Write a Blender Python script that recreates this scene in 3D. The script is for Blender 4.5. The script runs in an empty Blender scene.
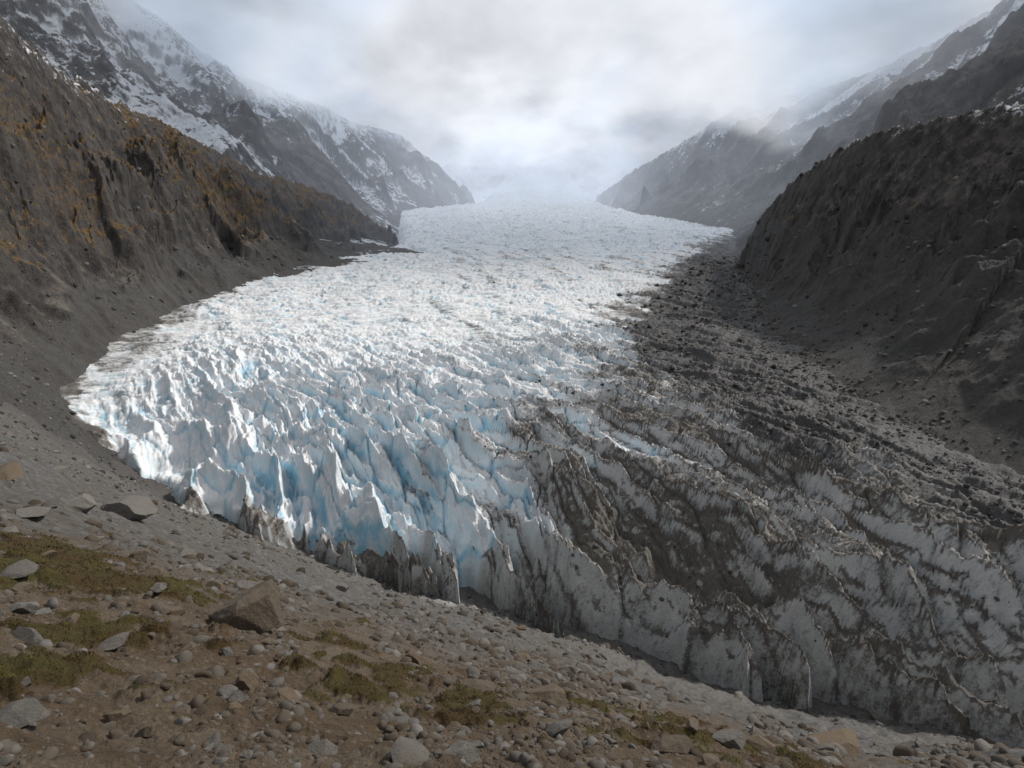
import bpy, math, random
import numpy as np
from mathutils import Vector, Matrix
import time
T0=time.time()
rng=np.random.default_rng(7); random.seed(7)
F=683.0; PIT=math.radians(15.86); SP=math.sin(PIT); CP=math.cos(PIT)

# ------------------------------------------------------------ noise
def h2(ix,iy,seed):
    a=(ix.astype(np.int64)*374761393+iy.astype(np.int64)*668265263+seed*1442695041)&0xFFFFFFFF
    a=((a^(a>>13))*1274126177)&0xFFFFFFFF
    a=((a^(a>>16))*2246822519)&0xFFFFFFFF
    a=a^(a>>15)
    return (a&0xFFFFFF).astype(np.float64)/16777216.0
def pn(x,y,seed=0):
    xi=np.floor(x);yi=np.floor(y);xf=x-xi;yf=y-yi
    u=xf*xf*xf*(xf*(xf*6-15)+10);v=yf*yf*yf*(yf*(yf*6-15)+10)
    def g(dx,dy):
        an=h2(xi+dx,yi+dy,seed)*6.2831853
        return np.cos(an)*(xf-dx)+np.sin(an)*(yf-dy)
    a=g(0,0);b=g(1,0);c=g(0,1);d=g(1,1)
    return (a+(b-a)*u+(c-a)*v+(a-b-c+d)*u*v)*1.5
def fbm(x,y,o=4,seed=0,gain=.5,lac=2.03):
    s=0;a=1;t=0
    for i in range(o):
        s=s+a*pn(x,y,seed+i*17);t+=a;a*=gain;x=x*lac+3.1;y=y*lac+1.7
    return s/t
def rid(x,y,o=4,seed=0,gain=.5,lac=2.07):
    s=0;a=1;t=0;w=1.0
    for i in range(o):
        n=1-np.abs(pn(x,y,seed+i*13))*1.4;n=np.clip(n,0,1)**2
        s=s+a*n*w;w=np.clip(n*1.6,0,1);t+=a;a*=gain;x=x*lac+5.3;y=y*lac+2.9
    return s/t
def shp(x,y,seed):
    return np.clip(1-np.abs(pn(x,y,seed))*2.2,0,1)
def wor(x,y,seed=0):
    xi=np.floor(x);yi=np.floor(y)
    f1=np.full(x.shape,9.);f2=np.full(x.shape,9.);cid=np.zeros(x.shape)
    for dx in(-1,0,1):
        for dy in(-1,0,1):
            cx=xi+dx;cy=yi+dy
            px=cx+.1+.8*h2(cx,cy,seed);py=cy+.1+.8*h2(cx,cy,seed+5)
            d=np.hypot(px-x,py-y);r=h2(cx,cy,seed+9)
            m=d<f1
            f2=np.where(m,f1,np.minimum(f2,d));cid=np.where(m,r,cid);f1=np.where(m,d,f1)
    return f1,f2,cid
def ss(a,b,x):
    t=np.clip((x-a)/(b-a),0,1);return t*t*(3-2*t)

# ------------------------------------------------------------ survey helpers (bearing + range / bearing + altitude)
def dv(u,v):
    x=(u-512)/F;y=(384-v)/F
    return x,CP+y*SP,-SP+y*CP
def PR(u,v,r):
    a,b,c=dv(u,v);h=math.hypot(a,b);return (a/h*r,b/h*r,c/h*r)
def PZ(u,v,z):
    a,b,c=dv(u,v);k=z/c;return (a*k,b*k,z)

# ------------------------------------------------------------ base ground (interpolated relief)
GC=[]
prof={-150:[(768,5.5),(680,10),(600,18),(520,40),(450,95),(415,160),(395,210)],
0:[(768,5),(680,9),(600,16),(540,30),(490,60),(450,105),(420,165),(398,215)],
130:[(768,4.8),(690,8.5),(620,14),(560,30),(530,60),(510,100),(488,190)],
260:[(768,4.8),(700,8),(640,13),(603,24),(577,50),(557,90),(541,150)],
400:[(768,5),(710,9),(662,17),(628,40),(603,90),(587,135)],
512:[(768,5.5),(715,10),(677,22),(652,45),(634,80),(617,122)],
650:[(768,7),(735,12),(707,28),(687,60),(664,113)],
800:[(768,12),(750,22),(733,50),(708,110)],
1024:[(768,45),(760,75),(750,120)],
1250:[(790,55),(775,80),(765,115)]}
for u,l in prof.items():
    for v,r in l: GC.append(PR(u,v,r))
for az in range(-65,70,13):
    a=math.radians(az)
    for r,z in((0.6,-1.9),(1.6,-2.5)):
        GC.append((math.sin(a)*r,math.cos(a)*r,z))
for az,r,z in((30,6,-6.5),(45,6,-6.3),(60,6,-6),(38,20,-17.5),(50,20,-17),(62,20,-16),(60,80,-60),(-62,6,-5),(-62,30,-18),(-62,100,-35),(-50,200,-50),(-60,200,-40)):
    a=math.radians(az);GC.append((math.sin(a)*r,math.cos(a)*r,z))
left_margin=[(400,211,-50),(392,246,-62),(340,254,-63),(290,266,-64),(235,283,-66),(190,300,-68),(100,342,-70),(48,388,-75),(86,440,-78)]
right_margin=[(1300,560,-72),(1150,520,-73),(1024,475,-73),(900,415,-71),(830,362,-69),(770,310,-68),(744,265,-65),(739,240,-62),(736,228,-58),(640,213,-50)]
front=[(140,489,-81),(200,516,-82),(270,546,-83),(330,566,-84),(400,586,-85),(480,607,-86),(560,632,-86),(640,658,-87),(720,690,-87),(800,706,-88),(880,717,-88),(960,732,-88),(1024,748,-88),(1200,765,-88)]
for l in(left_margin,right_margin,front):
    for q in l: GC.append(PZ(*q))
for az in(-12,0,14):
    a=math.radians(az)
    for r,z in((260,-90),(480,-88),(950,-80),(2000,-70),(4500,-60)):
        GC.append((math.sin(a)*r,math.cos(a)*r,z))
for az,r,z in((-48,320,-40),(-40,500,-50),(-30,900,-50),(-25,2000,-30),(-45,4500,0),(42,300,-50),(35,600,-50),(30,1200,-40),(30,2500,-10),(45,4500,0),(60,300,-55)):
    a=math.radians(az);GC.append((math.sin(a)*r,math.cos(a)*r,z))
GC=np.array(GC)
def lp(x,y):
    r=np.hypot(x,y);return np.arctan2(x,y)*2.0,np.log(np.maximum(r,.3))*0.9
ca,cs=lp(GC[:,0],GC[:,1]);ct=GC[:,2]/np.hypot(GC[:,0],GC[:,1])
def phi(d2):return np.sqrt(d2+.02)
n=len(GC)
M=phi((ca[:,None]-ca)**2+(cs[:,None]-cs)**2)-np.eye(n)*0.006
A=np.zeros((n+3,n+3));A[:n,:n]=M;A[:n,n]=1;A[:n,n+1]=ca;A[:n,n+2]=cs;A[n:,:n]=A[:n,n:].T
W=np.linalg.solve(A,np.concatenate([ct,[0,0,0]]))
def gbase(x,y):
    sh=x.shape;x=x.ravel();y=y.ravel()
    a,s=lp(x,y);o=np.full(x.shape,W[n])+W[n+1]*a+W[n+2]*s
    for i in range(n): o+=W[i]*phi((a-ca[i])**2+(s-cs[i])**2)
    return (o*np.hypot(x,y)).reshape(sh)

VP=[]
for u,v,r,wa,wr,am in((20,572,19,.09,.2,1),(90,578,21,.08,.2,1),(165,600,19,.07,.2,1.1),(215,640,13,.06,.12,.6),(40,545,27,.08,.16,.8),(90,640,12,.10,.15,.7),(40,690,9,.08,.16,.6),(130,700,8,.08,.13,.5),
   (345,655,15,.07,.18,.9),(400,685,12,.08,.2,1),(470,715,10,.09,.17,1.1),(350,700,9.5,.08,.15,.9),(300,680,10.5,.05,.12,.7),(560,700,15,.07,.14,.6),(600,740,9,.07,.12,.5),(540,745,7.5,.06,.1,.5),(700,750,13,.08,.16,.5),(240,570,35,.08,.18,.5),(780,752,20,.05,.1,.5)):
    VP.append((math.atan2((u-512)/F,dv(u,v)[1]),math.log(r),wa,wr,am))
def vegm(x,y):
    a=np.arctan2(x,y);s=np.log(np.maximum(np.hypot(x,y),.3));o=np.zeros(x.shape)
    for va,vs,wa,wr,am in VP: o=np.maximum(o,am*np.exp(-((a-va)/wa)**2-((s-vs)/wr)**2))
    nn=fbm(x/1.3,y/1.3,5,71,.6);n2=fbm(x/9,y/9,3,77)
    r=np.hypot(x,y)
    g=o+nn*1.3+np.clip(n2,0,1)*1.1*np.exp(-(r/60)**2)-.10
    return ss(.25,.75,g)
def gz(x,y):
    r=np.hypot(x,y);z=gbase(x,y)
    k=ss(20,90,r)
    z=z+fbm(x/14,y/14,4,3)*(.25+1.9*k)*ss(2,15,r)*(1-.5*ss(300,600,r))
    z=z+rid(x/5.,y/11.,3,8)*.9*k*ss(400,200,r)
    z=z+fbm(x/2.2,y/2.2,4,5)*.46*ss(1,6,r)+fbm(x/.45,y/.45,5,6,.6)*.14
    m=ss(100,50,r)
    cw1=np.clip(1-wor(x/.55,y/.55,46)[0],0,1)
    z=z+vegm(x,y)*m*(.06+.26*cw1*(.6+.4*pn(x/.9,y/.9,44)))
    return z
def polar_ground(nA,nR,a0,a1,r0,r1,lg=True):
    a=np.linspace(a0,a1,nA)
    r=np.exp(np.linspace(math.log(r0),math.log(r1),nR)) if lg else np.linspace(r0,r1,nR)
    R,Am=np.meshgrid(r,a,indexing='ij')
    return R*np.sin(Am),R*np.cos(Am)
def mesh_grid(name,X,Y,Z,attrs,mat,keep=None,smooth=True):
    nr,nc=X.shape
    co=np.stack([X,Y,Z],-1).reshape(-1,3)
    i=np.arange(nr*nc).reshape(nr,nc)
    q=np.stack([i[:-1,:-1],i[:-1,1:],i[1:,1:],i[1:,:-1]],-1)
    if keep is not None:
        kk=keep[:-1,:-1]|keep[1:,1:]|keep[:-1,1:]|keep[1:,:-1]
        q=q[kk]
    q=q.reshape(-1,4)
    used=np.zeros(nr*nc,bool);used[q.ravel()]=True
    mp=np.cumsum(used)-1
    q=mp[q];co=co[used]
    me=bpy.data.meshes.new(name)
    me.vertices.add(len(co));me.vertices.foreach_set('co',co.astype(np.float32).ravel())
    me.loops.add(q.size);me.loops.foreach_set('vertex_index',q.astype(np.int32).ravel())
    me.polygons.add(len(q));me.polygons.foreach_set('loop_start',(np.arange(len(q))*4).astype(np.int32))
    me.polygons.foreach_set('loop_total',np.full(len(q),4,np.int32))
    me.polygons.foreach_set('use_smooth',np.full(len(q),smooth))
    for k,vv in attrs.items():
        at=me.attributes.new(k,'FLOAT','POINT');at.data.foreach_set('value',vv.reshape(-1)[used].astype(np.float32))
    me.update();me.materials.append(mat)
    ob=bpy.data.objects.new(name,me);bpy.context.scene.collection.objects.link(ob)
    return ob
def sdf(x,y,poly):
    P=np.array(poly);d=np.full(x.shape,1e9);ins=np.zeros(x.shape,bool)
    for i in range(len(P)):
        ax,ay=P[i][:2];bx,by=P[(i+1)%len(P)][:2]
        ex,ey=bx-ax,by-ay;t=np.clip(((x-ax)*ex+(y-ay)*ey)/(ex*ex+ey*ey+1e-9),0,1)
        d=np.minimum(d,np.hypot(x-ax-t*ex,y-ay-t*ey))
        c=((ay>y)!=(by>y))
        xc=ax+(y-ay)*ex/(ey if abs(ey)>1e-9 else 1e-9)
        ins^=(c&(x<xc))
    return np.where(ins,d,-d)
FARL=(math.sin(-.01)*3900,3900);FARR=(math.sin(.085)*3900,3850)
GP=[PZ(*q)[:2] for q in front]+[PZ(*q)[:2] for q in right_margin]+[PZ(600,203,-42)[:2],FARR,FARL,PZ(470,205,-48)[:2]]+[PZ(*q)[:2] for q in left_margin]
FP=[PZ(*q)[:2] for q in front]
CLEAN=[PZ(u,v,-66)[:2] for u,v in((60,392),(120,350),(200,305),(290,272),(380,250))]+[PZ(400,211,-50)[:2],FARL,FARR,PZ(640,212,-48)[:2],PZ(730,229,-57)[:2]]+[PZ(u,v,-66)[:2] for u,v in((690,248),(650,272),(610,310),(580,350),(575,395),(545,420),(515,445),(470,475),(420,520),(370,560),(320,565),(260,545),(190,515),(130,480),(90,440))]
DEB=[PZ(u,v,-68)[:2] for u,v in((650,300),(695,262),(740,238),(760,250),(790,300),(860,355),(1030,440),(1200,520),(1200,600),(1030,520),(900,472),(790,436),(715,405),(665,365),(632,330))]
def linedist(x,y,P):
    d=np.full(x.shape,1e9)
    for i in range(len(P)-1):
        ax,ay=P[i];bx,by=P[i+1];ex,ey=bx-ax,by-ay
        t=np.clip(((x-ax)*ex+(y-ay)*ey)/(ex*ex+ey*ey),0,1);d=np.minimum(d,np.hypot(x-ax-t*ex,y-ay-t*ey))
    return d
def glac(x,y):
    r=np.hypot(x,y);az=np.arctan2(x,y)
    top=np.interp(r,[60,110,200,300,450,886,1790,2500,2900,3300,4000],[-66,-66,-66,-67,-67,-61,-48,-38,-12,25,95])
    top=top+fbm(x/90,y/90,3,21)*4*ss(60,200,r)+fbm(x/260,y/420,3,22)*20*ss(1500,3200,r)
    wx=x+fbm(x/45,y/45,3,31)*6;wy=y+fbm(x/45,y/45,3,32)*6
    wx=wx+fbm(x/6,y/6,3,33)*.8;wy=wy+fbm(x/6,y/6,3,34)*.8
    al=wx*.588-wy*.809;ac=wx*.809+wy*.588
    d0=sdf(x,y,GP);fd=linedist(x,y,FP)
    fr=ss(110,20,fd)*ss(-.62,-.25,az)
    d=d0+(rid(ac/13.,al/60,2,41)-.5)*20*ss(120,10,fd)+fbm(x/6,y/6,3,42)*2.5
    deb=ss(-26,16,sdf(x,y,DEB)+fbm(x/30,y/30,6,63,.65)*38)
    dz=ss(-.35,-.05,az)*(1-deb)
    a0=shp(ac/19.,al/150,50)
    a1=shp(ac/6.0,al/60,51);a2=shp(ac/2.8+7,al/26,54);a3=shp(ac/1.3+3,al/10,57)
    ra=wx*.95+wy*.31;rl=-wx*.31+wy*.95
    rb=shp(ra/5.5,rl/24,151)**1.1*2.6+shp(ra/2.4,rl/10,152)*1.6+shp(ra/1.1,rl/5,153)*.6+shp(ac/4.,al/20,154)*2.6
    e1,e2_,c1=wor(al/17,ac/4.4,59);cc=e2_-e1
    k1,k2,c2=wor(al/5,ac/2.0,60);c22=k2-k1
    near=7.0*a0**1.2*dz+4.2*a1+2.6*a2*(.5+.5*a1)+1.2*a3+(c1-.5)*1.2-1.9*(1-ss(0,.11,cc))+(c2-.5)*.8-.8*(1-ss(0,.14,c22))-3.2*dz
    tx=wx+wy*.35;ty=wy-wx*.25
    b1=shp(tx/80+4,ty/13,61);b2=shp(tx/34+4,ty/5.0,62);b3=shp(tx/13,ty/2.4,69)
    p1,p2,q1=wor(tx/34+4,ty/6.5,63);m1=p2-p1
    n1_,n2_,q2=wor(tx/11+4,ty/3.2,64);m2=n2_-n1_
    far=1.5*b1+2.3*b2+1.2*b3+(q1-.5)*.9-1.7*(1-ss(0,.14,m1))+(q2-.5)*.6-.5*(1-ss(0,.16,m2))
    fmix=ss(170,420,y-x*.3+fbm(x/70,y/70,3,70)*90)
    det=near*(1-fmix)+far*fmix*(1+ss(600,2000,r)*1.0)
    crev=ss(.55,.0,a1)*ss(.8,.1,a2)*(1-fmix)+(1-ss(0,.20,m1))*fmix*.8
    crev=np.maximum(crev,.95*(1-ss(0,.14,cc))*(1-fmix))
    amp=(1-.72*deb)*(.85+.4*fbm(x/60,y/60,2,64))
    streak=rid(ac/26.,al/240,3,67)
    det=det*amp+rid(x/2.2,y/2.2,3,65)*.3*(1-.4*fmix)
    top=top+det-4+streak*3*(1-fmix)*ss(0,60,d0)+deb*((rid(ac/16.,al/150,5,267,.6)-.4)*5+fbm(x/5,y/5,5,268,.65)*1.6)
    w=46-6*ss(-.3,.1,az)+26*ss(-.25,-.55,az)*ss(500,200,r)
    w=np.where(r>420,22,w)
    g=gbase(x,y)
    pr=np.clip(d/w,0,1);pr=1-(1-pr)**1.75
    z=g+(top-g)*pr+rb*fr*ss(0,.12,pr)*(1.25-pr)
    z=np.where(d<0,g-1.5+d*.6,z-1.0*(1-ss(0,3,d)))
    cw=sdf(x,y,CLEAN)
    clean=ss(-64,24,cw+fbm(x/26,y/26,6,66,.65)*44+(streak-.5)*30)
    dirt=np.clip(1-clean,0,1)*.84
    dirt=np.maximum(dirt,.38*ss(.45,.75,streak)*(1-fmix)*ss(.2,.6,1-clean+.35))
    mg=10+24*ss(-.15,.1,az)
    dirt=np.maximum(dirt,.92*ss(mg,1,d0+fbm(x/12,y/12,3,167)*12)*ss(600,300,r))
    fx=x+y*.22+fbm(x/200,y/300,2,169)*60
    dirt=dirt+.22*ss(.42,.8,rid(fx/34,y/700,4,68))*fmix*ss(1600,700,r)
    dirt=np.clip(dirt+.22*ss(.45,.9,a0)*dz-.16*ss(.5,.1,a0)*dz,0,1.1)
    return z,d,crev,dirt,deb
# ------------------------------------------------------------ mountains from crest lines
def crest(pts): return [PR(*p) for p in pts]
def tent(x,y,crests,seed,gul,jag,power,back,r0,crag):
    dg=np.maximum(-sdf(x,y,GP)+6+fbm(x/20,y/20,3,seed+30)*8,0);gb=gbase(x,y)
    best=np.full(x.shape,-1e9);bt=np.zeros(x.shape);bw=np.zeros(x.shape)
    for ci,P in enumerate(crests):
        acc=ci*1000;dd=np.full(x.shape,1e9);tt=np.zeros(x.shape)
        PD=[max(5.,-float(sdf(np.array([p[0]]),np.array([p[1]]),GP)[0])) for p in P]
        ws=np.zeros(x.shape);zs=np.zeros(x.shape);ds=np.zeros(x.shape)
        for i in range(len(P)-1):
            ax,ay,az=P[i];bx,by,bz=P[i+1];ex,ey=bx-ax,by-ay;ll=math.hypot(ex,ey)
            t=np.clip(((x-ax)*ex+(y-ay)*ey)/(ll*ll),0,1)
            d=np.hypot(x-ax-t*ex,y-ay-t*ey)
            m=d<dd
            wgt=1/(d+3)**4; ws+=wgt;zs+=wgt*(az+(bz-az)*t);ds+=wgt*(PD[i]+(PD[i+1]-PD[i])*t)
            dd=np.where(m,d,dd);tt=np.where(m,acc+t*ll,tt)
            acc+=ll
        zr=zs/ws;dr=ds/ws
        w=dg/(dd+dg+1e-6)
        z=gb+(zr-gb)*w**power
        z=z-np.maximum(0,dg-dr)*back
        m=z>best;best=np.where(m,z,best);bt=np.where(m,tt,bt);bw=np.where(m,w,bw)
    body=ss(0,.35,bw)
    wx=x+fbm(x/(gul*1.5),y/(gul*1.5),3,seed)*gul*.6;wy=y+fbm(x/(gul*1.5),y/(gul*1.5),3,seed+1)*gul*.6
    tt=bt+fbm(x/(gul*.9),y/(gul*.9),4,seed+2)*gul*.8
    fall=1-ss(.6,1.0,bw)
    g=rid(tt/(gul*1.3),bw*1.6+3,2,seed+3)
    g2=rid(wx/(gul*1.9),wy/(gul*1.9),7,seed+4,.50 if gul<100 else .47)
    # fractured blocks: tilted cells give planar rock faces and ledges
    q1,q2,qc=wor(wx/(gul*.55),wy/(gul*.55),seed+8);s1,s2,sc_=wor(wx/(gul*.2)+3,wy/(gul*.2),seed+9)
    cl=(qc-.5)*1.0*ss(0,.25,q2-q1)+(sc_-.5)*.45*ss(0,.3,s2-s1)
    z=best+body*((g-.55)*jag*.9*fall+(g2-.42)*jag*1.25*(.12+.85*fall))
    cm=ss(.2,.55,bw)
    z=z+crag*cm*(cl*jag*.42*(.15+.85*fall)+(rid(wx/(gul*.42),wy/(gul*.42),5,seed+11,.6)-.4)*jag*.45*(.3+.7*fall)+(rid(x/(gul*.13),y/(gul*.13),4,seed+12,.6)-.4)*jag*.18)
    z=z+fbm(x/(gul*.22),y/(gul*.22),5,seed+6,.6)*jag*.08*(.3+body)
    f=ss(r0,r0*1.28,np.hypot(x,y))
    z=(gb-4)*(1-f)+z*f
    return z,g,g2,bw,cl
MT={}
MT['near_left']=dict(crag=1.0,cr=[crest([(-260,-200,430),(-120,-90,460),(0,8,520),(60,62,560),(105,92,620),(200,142,820),(290,176,900),(350,198,910),(386,228,900)])],gul=54,seed=100,jag=25,pw=1.35,back=.7,az=(-47,-7.5),r=(185,1050),n=(720,760))
MT['far_left']=dict(crag=.4,cr=[crest([(-80,-160,1300),(40,-40,1400),(140,4,1500),(185,40,1600),(240,76,1750),(300,97,1900),(350,118,2100),(400,133,2300),(440,165,2550),(472,202,2850)]),
    crest([(140,4,1500),(205,80,1420),(260,140,1340)]),crest([(300,97,1900),(340,145,1800),(375,185,1700)])],gul=170,seed=120,jag=60,pw=1.1,back=.6,az=(-44,-.5),r=(700,3100),n=(600,520))
MT['near_right']=dict(crag=1.0,cr=[crest([(1300,-20,400),(1150,42,410),(1024,92,420),(985,100,430),(940,112,450),(870,126,490),(830,149,540),(790,179,600),(765,206,640),(748,236,680)])],gul=46,seed=148,jag=15,pw=1.5,back=.6,az=(14,46),r=(170,800),n=(600,660))
MT['far_right']=dict(crag=.4,cr=[crest([(1250,-200,1300),(1080,-70,1350),(1000,0,1450),(930,42,1550),(860,74,1700),(800,92,1850),(740,106,2000),(690,135,2200),(640,165,2450),(602,192,2800)]),
    crest([(1120,-30,950),(1024,24,1000),(975,60,1080),(920,100,1150),(870,140,1200),(800,195,1230)]),crest([(860,74,1700),(800,140,1500),(740,205,1350)]),crest([(740,106,2000),(700,160,1850),(640,205,1700)])],gul=165,seed=160,jag=62,pw=1.1,back=.6,az=(2,46),r=(700,3100),n=(600,520))
MT['head_wall']=dict(crag=.2,cr=[crest([(330,90,4200),(430,130,4300),(480,150,4400),(530,160,4500),(580,150,4300),(640,120,4200),(720,110,4200)])],gul=300,seed=180,jag=110,pw=1,back=.5,az=(-14,17),r=(3000,4700),n=(240,180))
def mz(k,x,y):
    m=MT[k];return tent(x,y,m['cr'],m['seed'],m['gul'],m['jag'],m['pw'],m['back'],m['r'][0],m['crag'])

# ------------------------------------------------------------ materials
def newmat(name):
    m=bpy.data.materials.new(name);m.use_nodes=True;nt=m.node_tree;nt.nodes.clear()
    return m,nt
class N:
    def __init__(s,nt):s.nt=nt
    def n(s,t,**k):
        nd=s.nt.nodes.new(t)
        for a,b in k.items():
            if a.startswith('i_'):
                key=a[2:]
                key=int(key) if key.isdigit() else key.replace('_',' ')
                if isinstance(b,bpy.types.NodeSocket): s.nt.links.new(b,nd.inputs[key])
                else: nd.inputs[key].default_value=b
            else: setattr(nd,a,b)
        return nd
    def attr(s,name):return s.n('ShaderNodeAttribute',attribute_name=name).outputs['Fac']
    def noise(s,vec,scale,det=6,rough=.6):
        return s.n('ShaderNodeTexNoise',i_Vector=vec,i_Scale=scale,i_Detail=det,i_Roughness=rough).outputs[0]
    def math(s,op,a,b=0.0,c=None,clamp=False):
        nd=s.n('ShaderNodeMath',operation=op,use_clamp=clamp,i_0=a,i_1=b)
        if c is not None:
            if isinstance(c,bpy.types.NodeSocket): s.nt.links.new(c,nd.inputs[2])
            else: nd.inputs[2].default_value=c
        return nd.outputs[0]
    def mr(s,x,a,b,c=0.0,d=1.0):
        return s.n('ShaderNodeMapRange',interpolation_type='SMOOTHSTEP',i_0=x,i_1=a,i_2=b,i_3=c,i_4=d).outputs[0]
    def mix(s,f,a,b):
        nd=s.n('ShaderNodeMix',data_type='RGBA')
        for i,v in((0,f),(6,a),(7,b)):
            if isinstance(v,bpy.types.NodeSocket): s.nt.links.new(v,nd.inputs[i])
            else: nd.inputs[i].default_value=v if i==0 else (*v,1)
        return nd.outputs[2]
    def out(s,col,rough,bumps,spec=.3):
        nrm=None
        for h,st,dist in bumps:
            b=s.n('ShaderNodeBump',i_Height=h,i_Strength=st,i_Distance=dist)
            if nrm is not None: s.nt.links.new(nrm,b.inputs['Normal'])
            nrm=b.outputs[0]
        p=s.n('ShaderNodeBsdfPrincipled')
        for k,v in(('Base Color',col),('Roughness',rough),('Specular IOR Level',spec)):
            if isinstance(v,bpy.types.NodeSocket): s.nt.links.new(v,p.inputs[k])
            else: p.inputs[k].default_value=(*v,1) if k=='Base Color' else v
        if nrm is not None: s.nt.links.new(nrm,p.inputs['Normal'])
        o=s.n('ShaderNodeOutputMaterial');s.nt.links.new(p.outputs[0],o.inputs[0])
def ice_mat():
    m,nt=newmat('glacier_ice');s=N(nt);pos=s.n('ShaderNodeNewGeometry').outputs['Position']
    nz=s.n('ShaderNodeSeparateXYZ',i_0=s.n('ShaderNodeNewGeometry').outputs['Normal']).outputs[2]
    a=s.noise(pos,.22,8,.65);b=s.noise(pos,1.7,8,.7)
    mp=s.n('ShaderNodeMapping',i_Vector=pos);mp.inputs['Rotation'].default_value=(0,0,math.radians(54));mp.inputs['Scale'].default_value=(.13,1,.25)
    st=s.noise(mp.outputs[0],1.3,8,.7)
    crev=s.attr('crev');dirt=s.attr('dirt');deb=s.attr('deb')
    blue=s.mix(a,(.10,.38,.58),(.42,.70,.82))
    white=s.mix(b,(.74,.765,.78),(.90,.905,.91))
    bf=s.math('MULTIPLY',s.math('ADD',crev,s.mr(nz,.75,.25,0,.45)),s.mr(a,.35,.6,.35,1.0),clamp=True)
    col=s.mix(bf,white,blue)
    col=s.mix(s.mr(b,.50,.68,0,.30),col,(.40,.395,.38))
    col=s.mix(s.mr(dirt,.15,.65,0,.85),col,s.mix(b,(.21,.205,.198),(.66,.655,.64)))
    dm=s.math('ADD',dirt,s.math('MULTIPLY',s.math('SUBTRACT',a,.5),.7))
    dm=s.math('ADD',dm,s.math('MULTIPLY',s.math('SUBTRACT',st,.5),2.0))
    dm=s.math('ADD',dm,s.math('MULTIPLY',s.math('SUBTRACT',b,.5),1.5))
    dm=s.math('ADD',dm,s.mr(nz,.25,.85,-.50,.12))
    dm=s.math('ADD',dm,s.math('MULTIPLY',crev,.45))
    df=s.mr(dm,.25,1.0)
    dc=s.mix(st,(.034,.031,.027),(.185,.166,.142))
    col=s.mix(s.math('MULTIPLY',df,s.math('MINIMUM',1.0,s.math('MULTIPLY',dirt,3.0))),col,dc)
    dk=s.mix(b,(.026,.026,.027),(.115,.112,.110))
    col=s.mix(s.mr(s.math('ADD',deb,s.math('MULTIPLY',s.math('SUBTRACT',st,.5),.8)),.15,.65),col,dk)
    s.out(col,.55,[(b,.8,.5),(s.noise(pos,7,4,.7),.5,.12)],.25)
    return m
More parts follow.
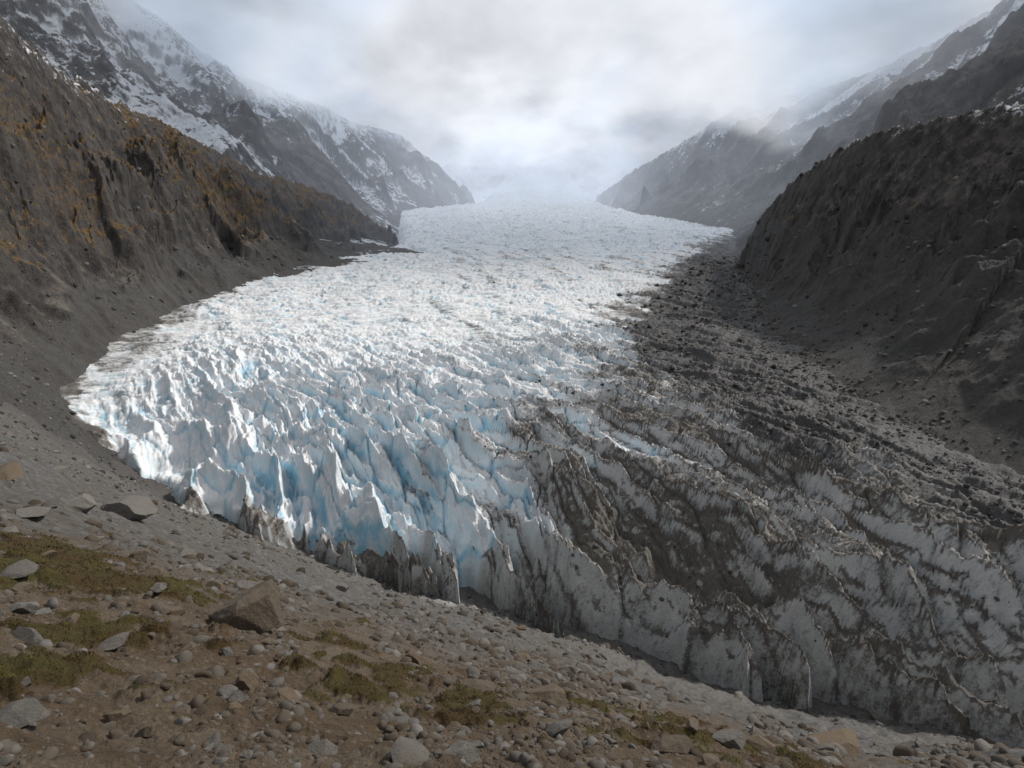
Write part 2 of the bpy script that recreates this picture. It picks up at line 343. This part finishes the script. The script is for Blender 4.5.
def terrain_mat(name,kind):
    m,nt=newmat(name);s=N(nt);g=s.n('ShaderNodeNewGeometry');pos=g.outputs['Position']
    nz=s.n('ShaderNodeSeparateXYZ',i_0=g.outputs['Normal']).outputs[2]
    if kind=='ground':
        veg=s.attr('veg');far=s.attr('far');pale=s.attr('pale');dark=s.attr('dark')
        a=s.noise(pos,.6,8,.6);b=s.noise(pos,5,8,.7);c=s.noise(pos,28,5,.7);e=s.noise(pos,.09,6,.6)
        vo=s.n('ShaderNodeTexVoronoi',i_Vector=pos,i_Scale=11.0);vd=vo.outputs['Distance'];vc=s.n('ShaderNodeSeparateColor',i_0=vo.outputs['Color']).outputs[0]
        vo2=s.n('ShaderNodeTexVoronoi',i_Vector=pos,i_Scale=2.2);vd2=vo2.outputs['Distance'];vc2=s.n('ShaderNodeSeparateColor',i_0=vo2.outputs['Color']).outputs[0]
        soil=s.mix(b,(.034,.024,.015),(.160,.115,.073))
        soil=s.mix(s.mr(a,.4,.65),soil,s.mix(c,(.062,.048,.034),(.205,.162,.115)))
        soil=s.mix(s.math('MULTIPLY',s.mr(vd,.5,.2),s.mr(vc,.5,.8,0,.8)),soil,s.mix(c,(.11,.094,.075),(.22,.192,.158)))
        scree=s.mix(b,(.042,.041,.039),(.145,.141,.133))
        scree=s.mix(s.mr(vc2,.3,.8,0,.6),scree,s.mix(vc2,(.055,.054,.051),(.18,.175,.167)))
        scree=s.mix(s.mr(e,.4,.62,0,.35),scree,(.090,.076,.058))
        col=s.mix(far,soil,scree)
        vg=s.mix(b,(.016,.012,.006),(.105,.068,.023));vg=s.mix(s.mr(a,.42,.62,0,.8),vg,s.mix(b,(.022,.021,.007),(.105,.095,.024)))
        vm=s.mr(s.math('ADD',veg,s.math('MULTIPLY',s.math('SUBTRACT',b,.5),1.1)),.3,.7)
        col=s.mix(vm,col,vg)
        col=s.mix(s.math('MULTIPLY',pale,s.mr(b,.35,.6)),col,(.34,.335,.325))
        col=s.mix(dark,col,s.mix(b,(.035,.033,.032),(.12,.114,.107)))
        s.out(col,.9,[(vd2,.5,.12),(b,1.0,.16),(vd,.8,.05),(c,.8,.03)],.2)
    else:
        snow=s.attr('snow');br=s.attr('brown');scr=s.attr('scree')
        k={'near':1.0,'far':.35}[kind]
        b=s.noise(pos,.3*k,10,.72);c=s.noise(pos,1.6*k,6,.75);e=s.noise(pos,.045*k,6,.6)
        mp=s.n('ShaderNodeMapping',i_Vector=pos);mp.inputs['Scale'].default_value=(1,1,.7);mp.inputs['Rotation'].default_value=(.5,.45,0)
        d=s.noise(mp.outputs[0],.12*k,9,.7)
        rock=s.mix(s.mr(d,.35,.62),(.018,.017,.018),(.155,.140,.126))
        rock=s.mix(s.mr(c,.4,.7,0,.6),rock,(.24,.218,.192))
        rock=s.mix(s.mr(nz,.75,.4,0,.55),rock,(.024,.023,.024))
        brn=s.mix(b,(.045,.030,.012),(.26,.165,.068))
        bm=s.mr(s.math('ADD',s.math('ADD',br,s.math('MULTIPLY',s.math('SUBTRACT',b,.5),1.8)),s.mr(nz,.4,.85,-.40,.25)),.35,.8,0,.9)
        col=s.mix(bm,rock,brn)
        sc=s.mix(b,(.038,.037,.036),(.135,.130,.124));sc=s.mix(s.mr(c,.5,.68,0,.6),sc,(.18,.176,.168))
        sc=s.mix(s.mr(e,.4,.6,0,.4),sc,(.06,.054,.048))
        col=s.mix(s.mr(s.math('ADD',scr,s.math('MULTIPLY',s.math('SUBTRACT',b,.5),1.0)),.3,.65),col,sc)
        sn=s.mr(s.math('ADD',s.math('ADD',snow,s.math('MULTIPLY',s.math('SUBTRACT',b,.5),1.5)),s.math('MULTIPLY',s.math('SUBTRACT',d,.5),1.1)),.42,.56)
        sn=s.math('MULTIPLY',sn,s.mr(nz,.42,.68,.05,1))
        col=s.mix(sn,col,(.80,.83,.87))
        s.out(col,.85,[(d,.9,3.2/k),(b,.9,1.8/k),(c,.7,.5/k)],.2)
    return m
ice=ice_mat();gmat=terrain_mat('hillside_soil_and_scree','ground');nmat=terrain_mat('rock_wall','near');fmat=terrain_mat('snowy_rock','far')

R_=math.radians
X,Y=polar_ground(900,1250,R_(-62),R_(62),.5,7000)
r=np.hypot(X,Y);Z=gz(X,Y)
mudp=PZ(455,612,-84);pale=np.exp(-((X-mudp[0])/9)**2-((Y-mudp[1])/3)**2)*1.2
far=ss(12,45,r*(1+.5*fbm(X/6,Y/6,3,91)))
fdm=linedist(X,Y,FP);pale=np.maximum(pale,.12*ss(30,8,fdm+fbm(X/8,Y/8,3,92)*14)*ss(60,90,r))
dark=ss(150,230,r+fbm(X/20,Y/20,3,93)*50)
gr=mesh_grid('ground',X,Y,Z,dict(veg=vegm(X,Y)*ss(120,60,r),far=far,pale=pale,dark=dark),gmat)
gr['kind']='structure';gr['label']='stony brown hillside with scree dropping to the ice'
print('ground',time.time()-T0)
X,Y=polar_ground(1250,1450,R_(-42),R_(44),78,3950)
Z,d,crev,dirt,deb=glac(X,Y)
gl=mesh_grid('glacier',X,Y,Z,dict(crev=crev,dirt=dirt,deb=deb),ice,keep=d>-7)
gl['kind']='structure';gl['label']='crevassed white and blue glacier with dirty margins'
print('glacier',time.time()-T0)
for k,m in MT.items():
    X,Y=polar_ground(m['n'][0],m['n'][1],R_(m['az'][0]),R_(m['az'][1]),*m['r'])
    Z,g,g2,bw,cl=mz(k,X,Y)
    gb=gbase(X,Y)
    hh=Z-gb
    lf=fbm(X/(m['gul']*2),Y/(m['gul']*2),4,m['seed']+9)
    if k=='near_left':
        scree=ss(30,4,hh+lf*20);snow=ss(30,85,Z+lf*40)*.48-.05+.12*ss(.5,.2,g);brown=.62*ss(12,40,hh)*ss(110,50,Z)+lf*.7
    elif k=='near_right':
        scree=ss(54,28,hh+lf*14);snow=ss(14,38,Z+lf*18)*.54-.1;brown=.22+lf*.5
    elif k=='far_left':
        scree=ss(60,10,hh)*.5;snow=.16+.45*ss(-20,220,Z)+.42*ss(.6,.25,g)-.1;brown=np.full(X.shape,.0)
    elif k=='far_right':
        scree=ss(60,10,hh)*.5;snow=-.02+.40*ss(0,260,Z)+.42*ss(.6,.25,g)-.12;brown=np.full(X.shape,.0)
    else:
        scree=X*0;snow=X*0+.6;brown=X*0
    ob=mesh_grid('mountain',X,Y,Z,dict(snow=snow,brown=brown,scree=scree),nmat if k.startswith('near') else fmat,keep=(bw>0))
    ob['kind']='structure'
    ob['label']={'near_left':'craggy brown rock wall above the glacier','near_right':'dark rock spur with grey scree skirts','far_left':'snow streaked rocky mountain in cloud','far_right':'misty snow dusted mountain range','head_wall':'distant snowfield wall at the valley head'}[k]
print('mountains',time.time()-T0)

# ------------------------------------------------------------ rocks
import bmesh
def ico(sub):
    bm=bmesh.new();bmesh.ops.create_icosphere(bm,subdivisions=sub,radius=1)
    v=np.array([q.co[:] for q in bm.verts]);f=np.array([[w.index for w in q.verts] for q in bm.faces]);bm.free();return v,f
I1=ico(1) ;I2=ico(2);I4=ico(5)
def rockv(v,rg,cuts,lo=.45,hi=.85,noise=.0):
    p=v.copy()
    for i in range(cuts):
        nn=rg.normal(size=3);nn/=np.linalg.norm(nn);h=rg.uniform(lo,hi)
        dd=np.clip(p@nn-h,0,None);p-=dd[:,None]*nn
    if noise:
        ph=rg.uniform(0,50)
        q=fbm(p[:,0]*2.3+ph+p[:,2]*1.3,p[:,1]*2.3+p[:,2]*1.7,5,int(ph*10),.6)
        p*=(1+noise*q)[:,None]
    p*=np.array([1,rg.uniform(.62,.95),rg.uniform(.45,.8)])
    return p
def rock_mat(name,c1,c2,c3):
    m,nt=newmat(name);s=N(nt);tc=s.n('ShaderNodeNewGeometry').outputs['Position']
    a=s.noise(tc,1.3,8,.65);b=s.noise(tc,9,8,.75)
    rnd=s.n('ShaderNodeObjectInfo').outputs['Random']
    col=s.mix(b,c1,c2);col=s.mix(s.mr(a,.5,.68,0,.7),col,c3)
    col=s.mix(s.mr(rnd,0,1,0,.5),col,(.08,.07,.06))
    s.out(col,.88,[(a,.6,.15),(b,.9,.06)],.25);return m
rmg=rock_mat('grey_boulder',(.060,.056,.050),(.24,.228,.208),(.13,.112,.088))
rmb=rock_mat('brown_boulder',(.05,.037,.026),(.20,.152,.102),(.11,.086,.052))
vars_=[]
for i in range(14):
    rg=np.random.default_rng(300+i);p=rockv(I4[0],rg,rg.integers(10,16),.42,.8,.08)
    for mt in(rmg,rmb):
        me=bpy.data.meshes.new('boulder');me.from_pydata(p.tolist(),[],I4[1].tolist());me.materials.append(mt)
        me.polygons.foreach_set('use_smooth',[False]*len(me.polygons));vars_.append(me)
rr=np.exp(np.linspace(math.log(2.5),math.log(230),500))
def hit(u,v):
    a,b,c=dv(u,v);h=math.hypot(a,b);x=a/h*rr;y=b/h*rr
    t=gz(x,y)/rr;i=np.argmax(t>c/h)
    if t[i]<=c/h:i=len(rr)-1
    return x[i],y[i],rr[i]
def surf(x,y):
    z=gz(x,y);zg,d,_,_,_=glac(x,y);z=np.where(d>0,np.maximum(z,zg),z)
    for k in('near_left','near_right'):
        z=np.maximum(z,mz(k,x,y)[0])
    return z
def add_boulder(x,y,z,s,brown,label,flat=1.0,group=True,lift=0.0):
    me=vars_[random.randrange(14)*2+(1 if brown else 0)]
    ob=bpy.data.objects.new('boulder',me);bpy.context.scene.collection.objects.link(ob)
    ob.location=(x,y,z+s*lift*flat);ob.scale=(s,s*random.uniform(.8,1.1),s*flat*random.uniform(.8,1.1))
    ob.rotation_euler=(random.uniform(-.3,.3),random.uniform(-.3,.3),random.uniform(0,6.28))
    ob['label']=label;ob['category']='boulder'
    if group: ob['group']='boulders scattered over the hillside'
hand=[(128,516,38,0,'large pale grey boulder above the ice edge',1.2),(82,512,28,0,'grey boulder on the scree slope',1.0),(52,508,18,0,'small grey boulder on the scree slope',.9),(258,624,54,1,'blocky brown boulder lying on the hillside',1.5),
(18,726,44,0,'rounded grey stone bedded in brown soil',.7),(22,614,20,0,'pale grey stone beside the brown heath',.8),(8,480,34,1,'flat tan slab on the slope',.45),(20,577,22,0,'grey rock among dry moss',.6),(25,642,26,0,'grey rock in brown soil',.8),
(325,754,26,0,'dark rounded stone in gravel',.8),(412,764,40,0,'flat pale stone half buried in soil',.5),(462,759,36,0,'flat grey stone half buried in soil',.5),(160,592,18,0,'grey rock beside heath',.7),(186,558,24,0,'slab of grey rock on scree',.5),(340,714,20,1,'brown stone in dry grass',.8),
(290,702,28,1,'flat tan stone in soil',.4),(480,690,30,1,'tan slab on the hillside',.4),(732,746,26,0,'dark grey boulder at the slope break',.8),(760,750,30,1,'flat tan slab on soil',.4),(830,748,50,1,'flat tan slab on the slope',.35),(670,750,34,1,'brown boulder lying in heath',.6),(550,702,36,1,'brown mossy boulder on soil',.6),
(560,732,24,0,'grey stone on the hillside',.6),(112,652,26,0,'grey stone in brown soil',.6),(60,472,16,0,'grey rock on scree slope',.7),(30,517,30,0,'flat grey slab on scree',.4),(210,747,20,0,'small grey stone on soil',.7),(150,737,18,1,'small brown stone on soil',.7),(240,702,16,0,'small grey stone on soil',.8),(880,722,16,0,'grey block at the foot of the ice',.9)]
for u,v,px,b,lab,fl in hand:
    x,y,rg_=hit(u,v);z=float(gz(np.array([x]),np.array([y]))[0])
    s=px*math.hypot(rg_,z)/F/2*1.4
    add_boulder(x,y,z,s,b,lab,fl,False,.25)
nb=245
az=rng.uniform(-.74,.70,nb*2);lr=rng.uniform(math.log(4.5),math.log(150),nb*2);rad=np.exp(lr)
x=rad*np.sin(az);y=rad*np.cos(az);z=gz(x,y)
dgl=sdf(x,y,GP);ok=(dgl<-3);idx=np.where(ok)[0][:nb]
for i in idx:
    slant=math.hypot(rad[i],z[i]);px=8+18*random.random()**2.5+5*random.random()
    s=px*slant/F/2*(1.1 if rad[i]<60 else .7)
    b=random.random()<(.6 if rad[i]<25 else .25)
    add_boulder(x[i],y[i],z[i],s,b,('brown angular stone in hillside soil' if b else ('grey angular stone on the hillside' if rad[i]<40 else 'grey boulder on the scree slope')),random.uniform(.6,1),True,.05)
def stones(name,xs,ys,zs,sz,mat,label,base,nvar=12,cuts=7):
    V,Fa=base;vs=[rockv(V,np.random.default_rng(900+i),cuts,.5,.85) for i in range(nvar)]
    nV=len(V);nF=len(Fa);k=len(xs)
    pid=rng.integers(0,nvar,k);P=np.array(vs)[pid]
    an=rng.uniform(0,6.28,k);c,s_=np.cos(an),np.sin(an)
    P=P*sz[:,None,None]
    Xr=P[:,:,0]*c[:,None]-P[:,:,1]*s_[:,None];Yr=P[:,:,0]*s_[:,None]+P[:,:,1]*c[:,None]
    co=np.stack([Xr+xs[:,None],Yr+ys[:,None],P[:,:,2]+zs[:,None]],-1).reshape(-1,3)
    fa=(Fa[None]+(np.arange(k)*nV)[:,None,None]).reshape(-1,3)
    me=bpy.data.meshes.new(name);me.vertices.add(len(co));me.vertices.foreach_set('co',co.astype(np.float32).ravel())
    me.loops.add(fa.size);me.loops.foreach_set('vertex_index',fa.astype(np.int32).ravel())
    me.polygons.add(len(fa));me.polygons.foreach_set('loop_start',(np.arange(len(fa))*3).astype(np.int32));me.polygons.foreach_set('loop_total',np.full(len(fa),3,np.int32))
    at=me.attributes.new('tone','FLOAT','POINT');at.data.foreach_set('value',np.repeat(rng.uniform(0,1,k),nV).astype(np.float32))
    me.update();me.materials.append(mat)
    ob=bpy.data.objects.new(name,me);bpy.context.scene.collection.objects.link(ob)
    ob['kind']='stuff';ob['label']=label;ob['category']='gravel' if 'gravel' in name else 'rubble'
def tone_mat(name,cs):
    m,nt=newmat(name);s=N(nt);pos=s.n('ShaderNodeNewGeometry').outputs['Position']
    t=s.attr('tone');b=s.noise(pos,6,6,.7)
    rp=s.n('ShaderNodeValToRGB',i_0=t);el=rp.color_ramp.elements
    el[0].color=(*cs[0],1);el[1].color=(*cs[-1],1)
    for i,c in enumerate(cs[1:-1]):
        q=el.new((i+1)/(len(cs)-1));q.color=(*c,1)
    col=s.mix(s.mr(b,.3,.7,0,.5),rp.outputs[0],(.06,.053,.043))
    s.out(col,.9,[(b,.5,.03)],.2);return m
tg=tone_mat('gravel_stones',[(.036,.027,.019),(.070,.053,.038),(.088,.072,.054),(.092,.083,.070),(.105,.098,.088),(.17,.16,.145)])
tr=tone_mat('rubble_stones',[(.025,.025,.025),(.06,.058,.055),(.095,.091,.086),(.11,.105,.10),(.23,.222,.21)])
k=60000
az=rng.uniform(-.85,.85,k);rad=np.exp(rng.uniform(math.log(3.2),math.log(150),k))
x=rad*np.sin(az);y=rad*np.cos(az);cl=fbm(x/(rad*.15),y/(rad*.15),4,202)
z=gz(x,y);ok=(sdf(x,y,GP)<0)&(rng.random(k)<np.clip(.45+cl*2.4,0.03,1))&(vegm(x,y)<.5)&((rad<50)|(rng.random(k)<.4))
x,y,z,rad=x[ok],y[ok],z[ok],rad[ok]
sz=(.6+9*rng.random(len(x))**7)*np.hypot(rad,z)/F*(1-.35*ss(40,90,rad))
stones('gravel',x,y,z,sz,tg,'loose gravel and small stones on the slope',I2,12,11)
k=120000
az=rng.uniform(-.72,.72,k);rad=np.exp(rng.uniform(math.log(110),math.log(750),k))
x=rad*np.sin(az);y=rad*np.cos(az)
zg,d,_,dirt,deb=glac(x,y)
prob=np.where(d>0,np.clip(deb**2*1.0+(dirt>.4)*.05,0,1),np.where(az>0,.30,.32))*np.clip(.65+fbm(x/20,y/20,3,210)*1.6,0,1)
ok=rng.random(k)<prob
x,y=x[ok],y[ok];rad=rad[ok];z=surf(x,y)
sz=(.8+3.2*rng.random(len(x))**6)*np.hypot(rad,z)/F
stones('rubble',x,y,z,sz,tr,'dark rock rubble covering moraine and scree',I1)
print('rocks',time.time()-T0)
# ------------------------------------------------------------ dry grass and heath
k=520000
az=rng.uniform(-.78,.6,k);rad=np.exp(rng.uniform(math.log(4),math.log(45),k))
x=rad*np.sin(az);y=rad*np.cos(az);vm=vegm(x,y)
ok=rng.random(k)<np.clip(vm*1.1-.2,0,1)*.8*np.clip(.35+fbm(x/.4,y/.4,2,230)*2.6,0.03,1)
x,y,rad,vm=x[ok][:160000],y[ok][:160000],rad[ok][:160000],vm[ok][:160000]
z=gz(x,y);k=len(x);an=rng.uniform(0,6.28,k);h=(.012+.03*rng.random(k))*(.6+.05*rad);wd=.0014*rad*.5+.0025
ln=rng.uniform(.3,1.8,k)*h;la=rng.uniform(0,6.28,k)
co=np.zeros((k,3,3));co[:,0]=np.stack([x-np.cos(an)*wd,y-np.sin(an)*wd,z-.02],-1);co[:,1]=np.stack([x+np.cos(an)*wd,y+np.sin(an)*wd,z-.02],-1)
co[:,2]=np.stack([x+np.cos(la)*ln,y+np.sin(la)*ln,z+h],-1)
me=bpy.data.meshes.new('dry_grass');me.vertices.add(k*3);me.vertices.foreach_set('co',co.astype(np.float32).ravel())
me.loops.add(k*3);me.loops.foreach_set('vertex_index',np.arange(k*3,dtype=np.int32));me.polygons.add(k)
me.polygons.foreach_set('loop_start',(np.arange(k)*3).astype(np.int32));me.polygons.foreach_set('loop_total',np.full(k,3,np.int32))
tone=np.clip(.5+fbm(x/1.3,y/1.3,3,231)*1.8+rng.normal(0,.18,k),0,1)
at=me.attributes.new('tone','FLOAT','POINT');at.data.foreach_set('value',np.repeat(tone,3).astype(np.float32));me.update()
me.materials.append(tone_mat('dry_heath',[(.022,.014,.008),(.060,.034,.014),(.12,.074,.026),(.115,.10,.025)]))
ob=bpy.data.objects.new('dry_grass',me);bpy.context.scene.collection.objects.link(ob);ob['kind']='stuff';ob['label']='brown and olive dry grass and heath tufts';ob['category']='grass'
print('grass',k,time.time()-T0)

# ------------------------------------------------------------ valley mist and cloud (absorbing volume, emission stands in for scattered light)
m,nt=newmat('valley_cloud_emissive');s=N(nt);pos=s.n('ShaderNodeNewGeometry').outputs['Position']
sx=s.n('ShaderNodeSeparateXYZ',i_0=pos)
mp=s.n('ShaderNodeMapping',i_Vector=pos);mp.inputs['Scale'].default_value=(1,.5,1.7)
nn=s.noise(mp.outputs[0],.0034,5,.62)
hz=s.math('ADD',sx.outputs[2],s.math('MULTIPLY',s.math('SUBTRACT',nn,.5),-700.0))
hz=s.math('ADD',hz,s.mr(sx.outputs[0],100,900,0,55))
cl=s.math('MULTIPLY',s.mr(hz,120,300,0,.0062),s.mr(sx.outputs[1],800,1500))
haze=s.mr(sx.outputs[1],650,3300,.00026,.0008)
den=s.math('ADD',cl,haze)
side=s.math('ABSOLUTE',s.math('ADD',sx.outputs[0],-60.0))
lum=s.math('ADD',s.mr(nn,.38,.62,.98,.46),s.mr(side,0,700,.22,-.12))  # light on the cloud set as emission: bright mid-valley core, greyer by noise
cf=s.math('DIVIDE',haze,den)
n3=s.noise(pos,.0018,2,.5)
ecol=s.mix(s.mr(n3,.48,.58,0,.8),(.95,.96,1.0),(.64,.79,1.0))  # bluish emission patches stand in for openings to the sky
ecol=s.mix(cf,ecol,(.72,.80,.94))
ab=s.n('ShaderNodeVolumeAbsorption',i_Color=(0,0,0,1),i_Density=den)
em=s.n('ShaderNodeEmission',i_Color=ecol,i_Strength=s.math('MULTIPLY',den,lum))
ad=s.n('ShaderNodeAddShader');nt.links.new(ab.outputs[0],ad.inputs[0]);nt.links.new(em.outputs[0],ad.inputs[1])
o=s.n('ShaderNodeOutputMaterial');nt.links.new(ad.outputs[0],o.inputs['Volume'])
m.cycles.volume_step_rate=.35
bm=bmesh.new();bmesh.ops.create_cube(bm,size=1);me=bpy.data.meshes.new('cloud');bm.to_mesh(me);bm.free()
for v in me.vertices: v.co=(v.co.x*4600,v.co.y*4450+650+2225,v.co.z*1000+300)
me.materials.append(m);ob=bpy.data.objects.new('cloud',me);bpy.context.scene.collection.objects.link(ob);ob['kind']='structure';ob['label']='low cloud and mist filling the upper valley'

# ------------------------------------------------------------ light
sc=bpy.context.scene
w=bpy.data.worlds.new('World');sc.world=w;w.use_nodes=True;nt=w.node_tree;nt.nodes.clear();s=N(nt)
EL,AZ=math.radians(42),math.radians(60)
sky=s.n('ShaderNodeTexSky',sky_type='NISHITA');sky.sun_disc=False;sky.sun_elevation=EL;sky.sun_rotation=AZ
tc=s.n('ShaderNodeTexCoord').outputs['Generated'];sp=s.n('ShaderNodeSeparateXYZ',i_0=tc)
zz=s.math('ADD',s.math('MAXIMUM',sp.outputs[2],0.0),.22)
px=s.math('DIVIDE',sp.outputs[0],zz);py=s.math('DIVIDE',sp.outputs[1],zz)
cv=s.n('ShaderNodeCombineXYZ',i_0=px,i_1=py).outputs[0]
n1=s.noise(cv,1.5,7,.55);n2=s.noise(cv,.8,4,.5)
cc=s.mix(s.mr(n1,.3,.7),(.42,.44,.48),(.84,.87,.92))
dt=s.n('ShaderNodeVectorMath',operation='DOT_PRODUCT',i_0=tc,i_1=(.0,.985,.17)).outputs['Value']
cc=s.mix(s.mr(dt,.82,1.0,0,.55),cc,(.95,.96,.98))
b1=s.n('ShaderNodeBackground',i_Color=sky.outputs[0],i_Strength=.10);b2=s.n('ShaderNodeBackground',i_Color=cc,i_Strength=.76)
ms=s.n('ShaderNodeMixShader',i_0=s.mr(n2,.34,.44,.25,1.0));nt.links.new(b1.outputs[0],ms.inputs[1]);nt.links.new(b2.outputs[0],ms.inputs[2])
o=s.n('ShaderNodeOutputWorld');nt.links.new(ms.outputs[0],o.inputs[0])
L=bpy.data.lights.new('sun','SUN');L.energy=3.7;L.angle=math.radians(4);L.color=(1,.94,.87)
lo=bpy.data.objects.new('sun',L);sc.collection.objects.link(lo)
lo.rotation_euler=Vector((math.sin(AZ)*math.cos(EL),math.cos(AZ)*math.cos(EL),math.sin(EL))).to_track_quat('Z','Y').to_euler()
cam=bpy.data.cameras.new('camera');co=bpy.data.objects.new('camera',cam);sc.collection.objects.link(co);sc.camera=co
cam.sensor_width=36;cam.lens=F*36/1024;cam.clip_start=.1;cam.clip_end=20000
co.rotation_euler=(math.pi/2-PIT,0,0)
sc.view_settings.view_transform='Standard';sc.view_settings.look='None';sc.view_settings.exposure=0
print('done',time.time()-T0)
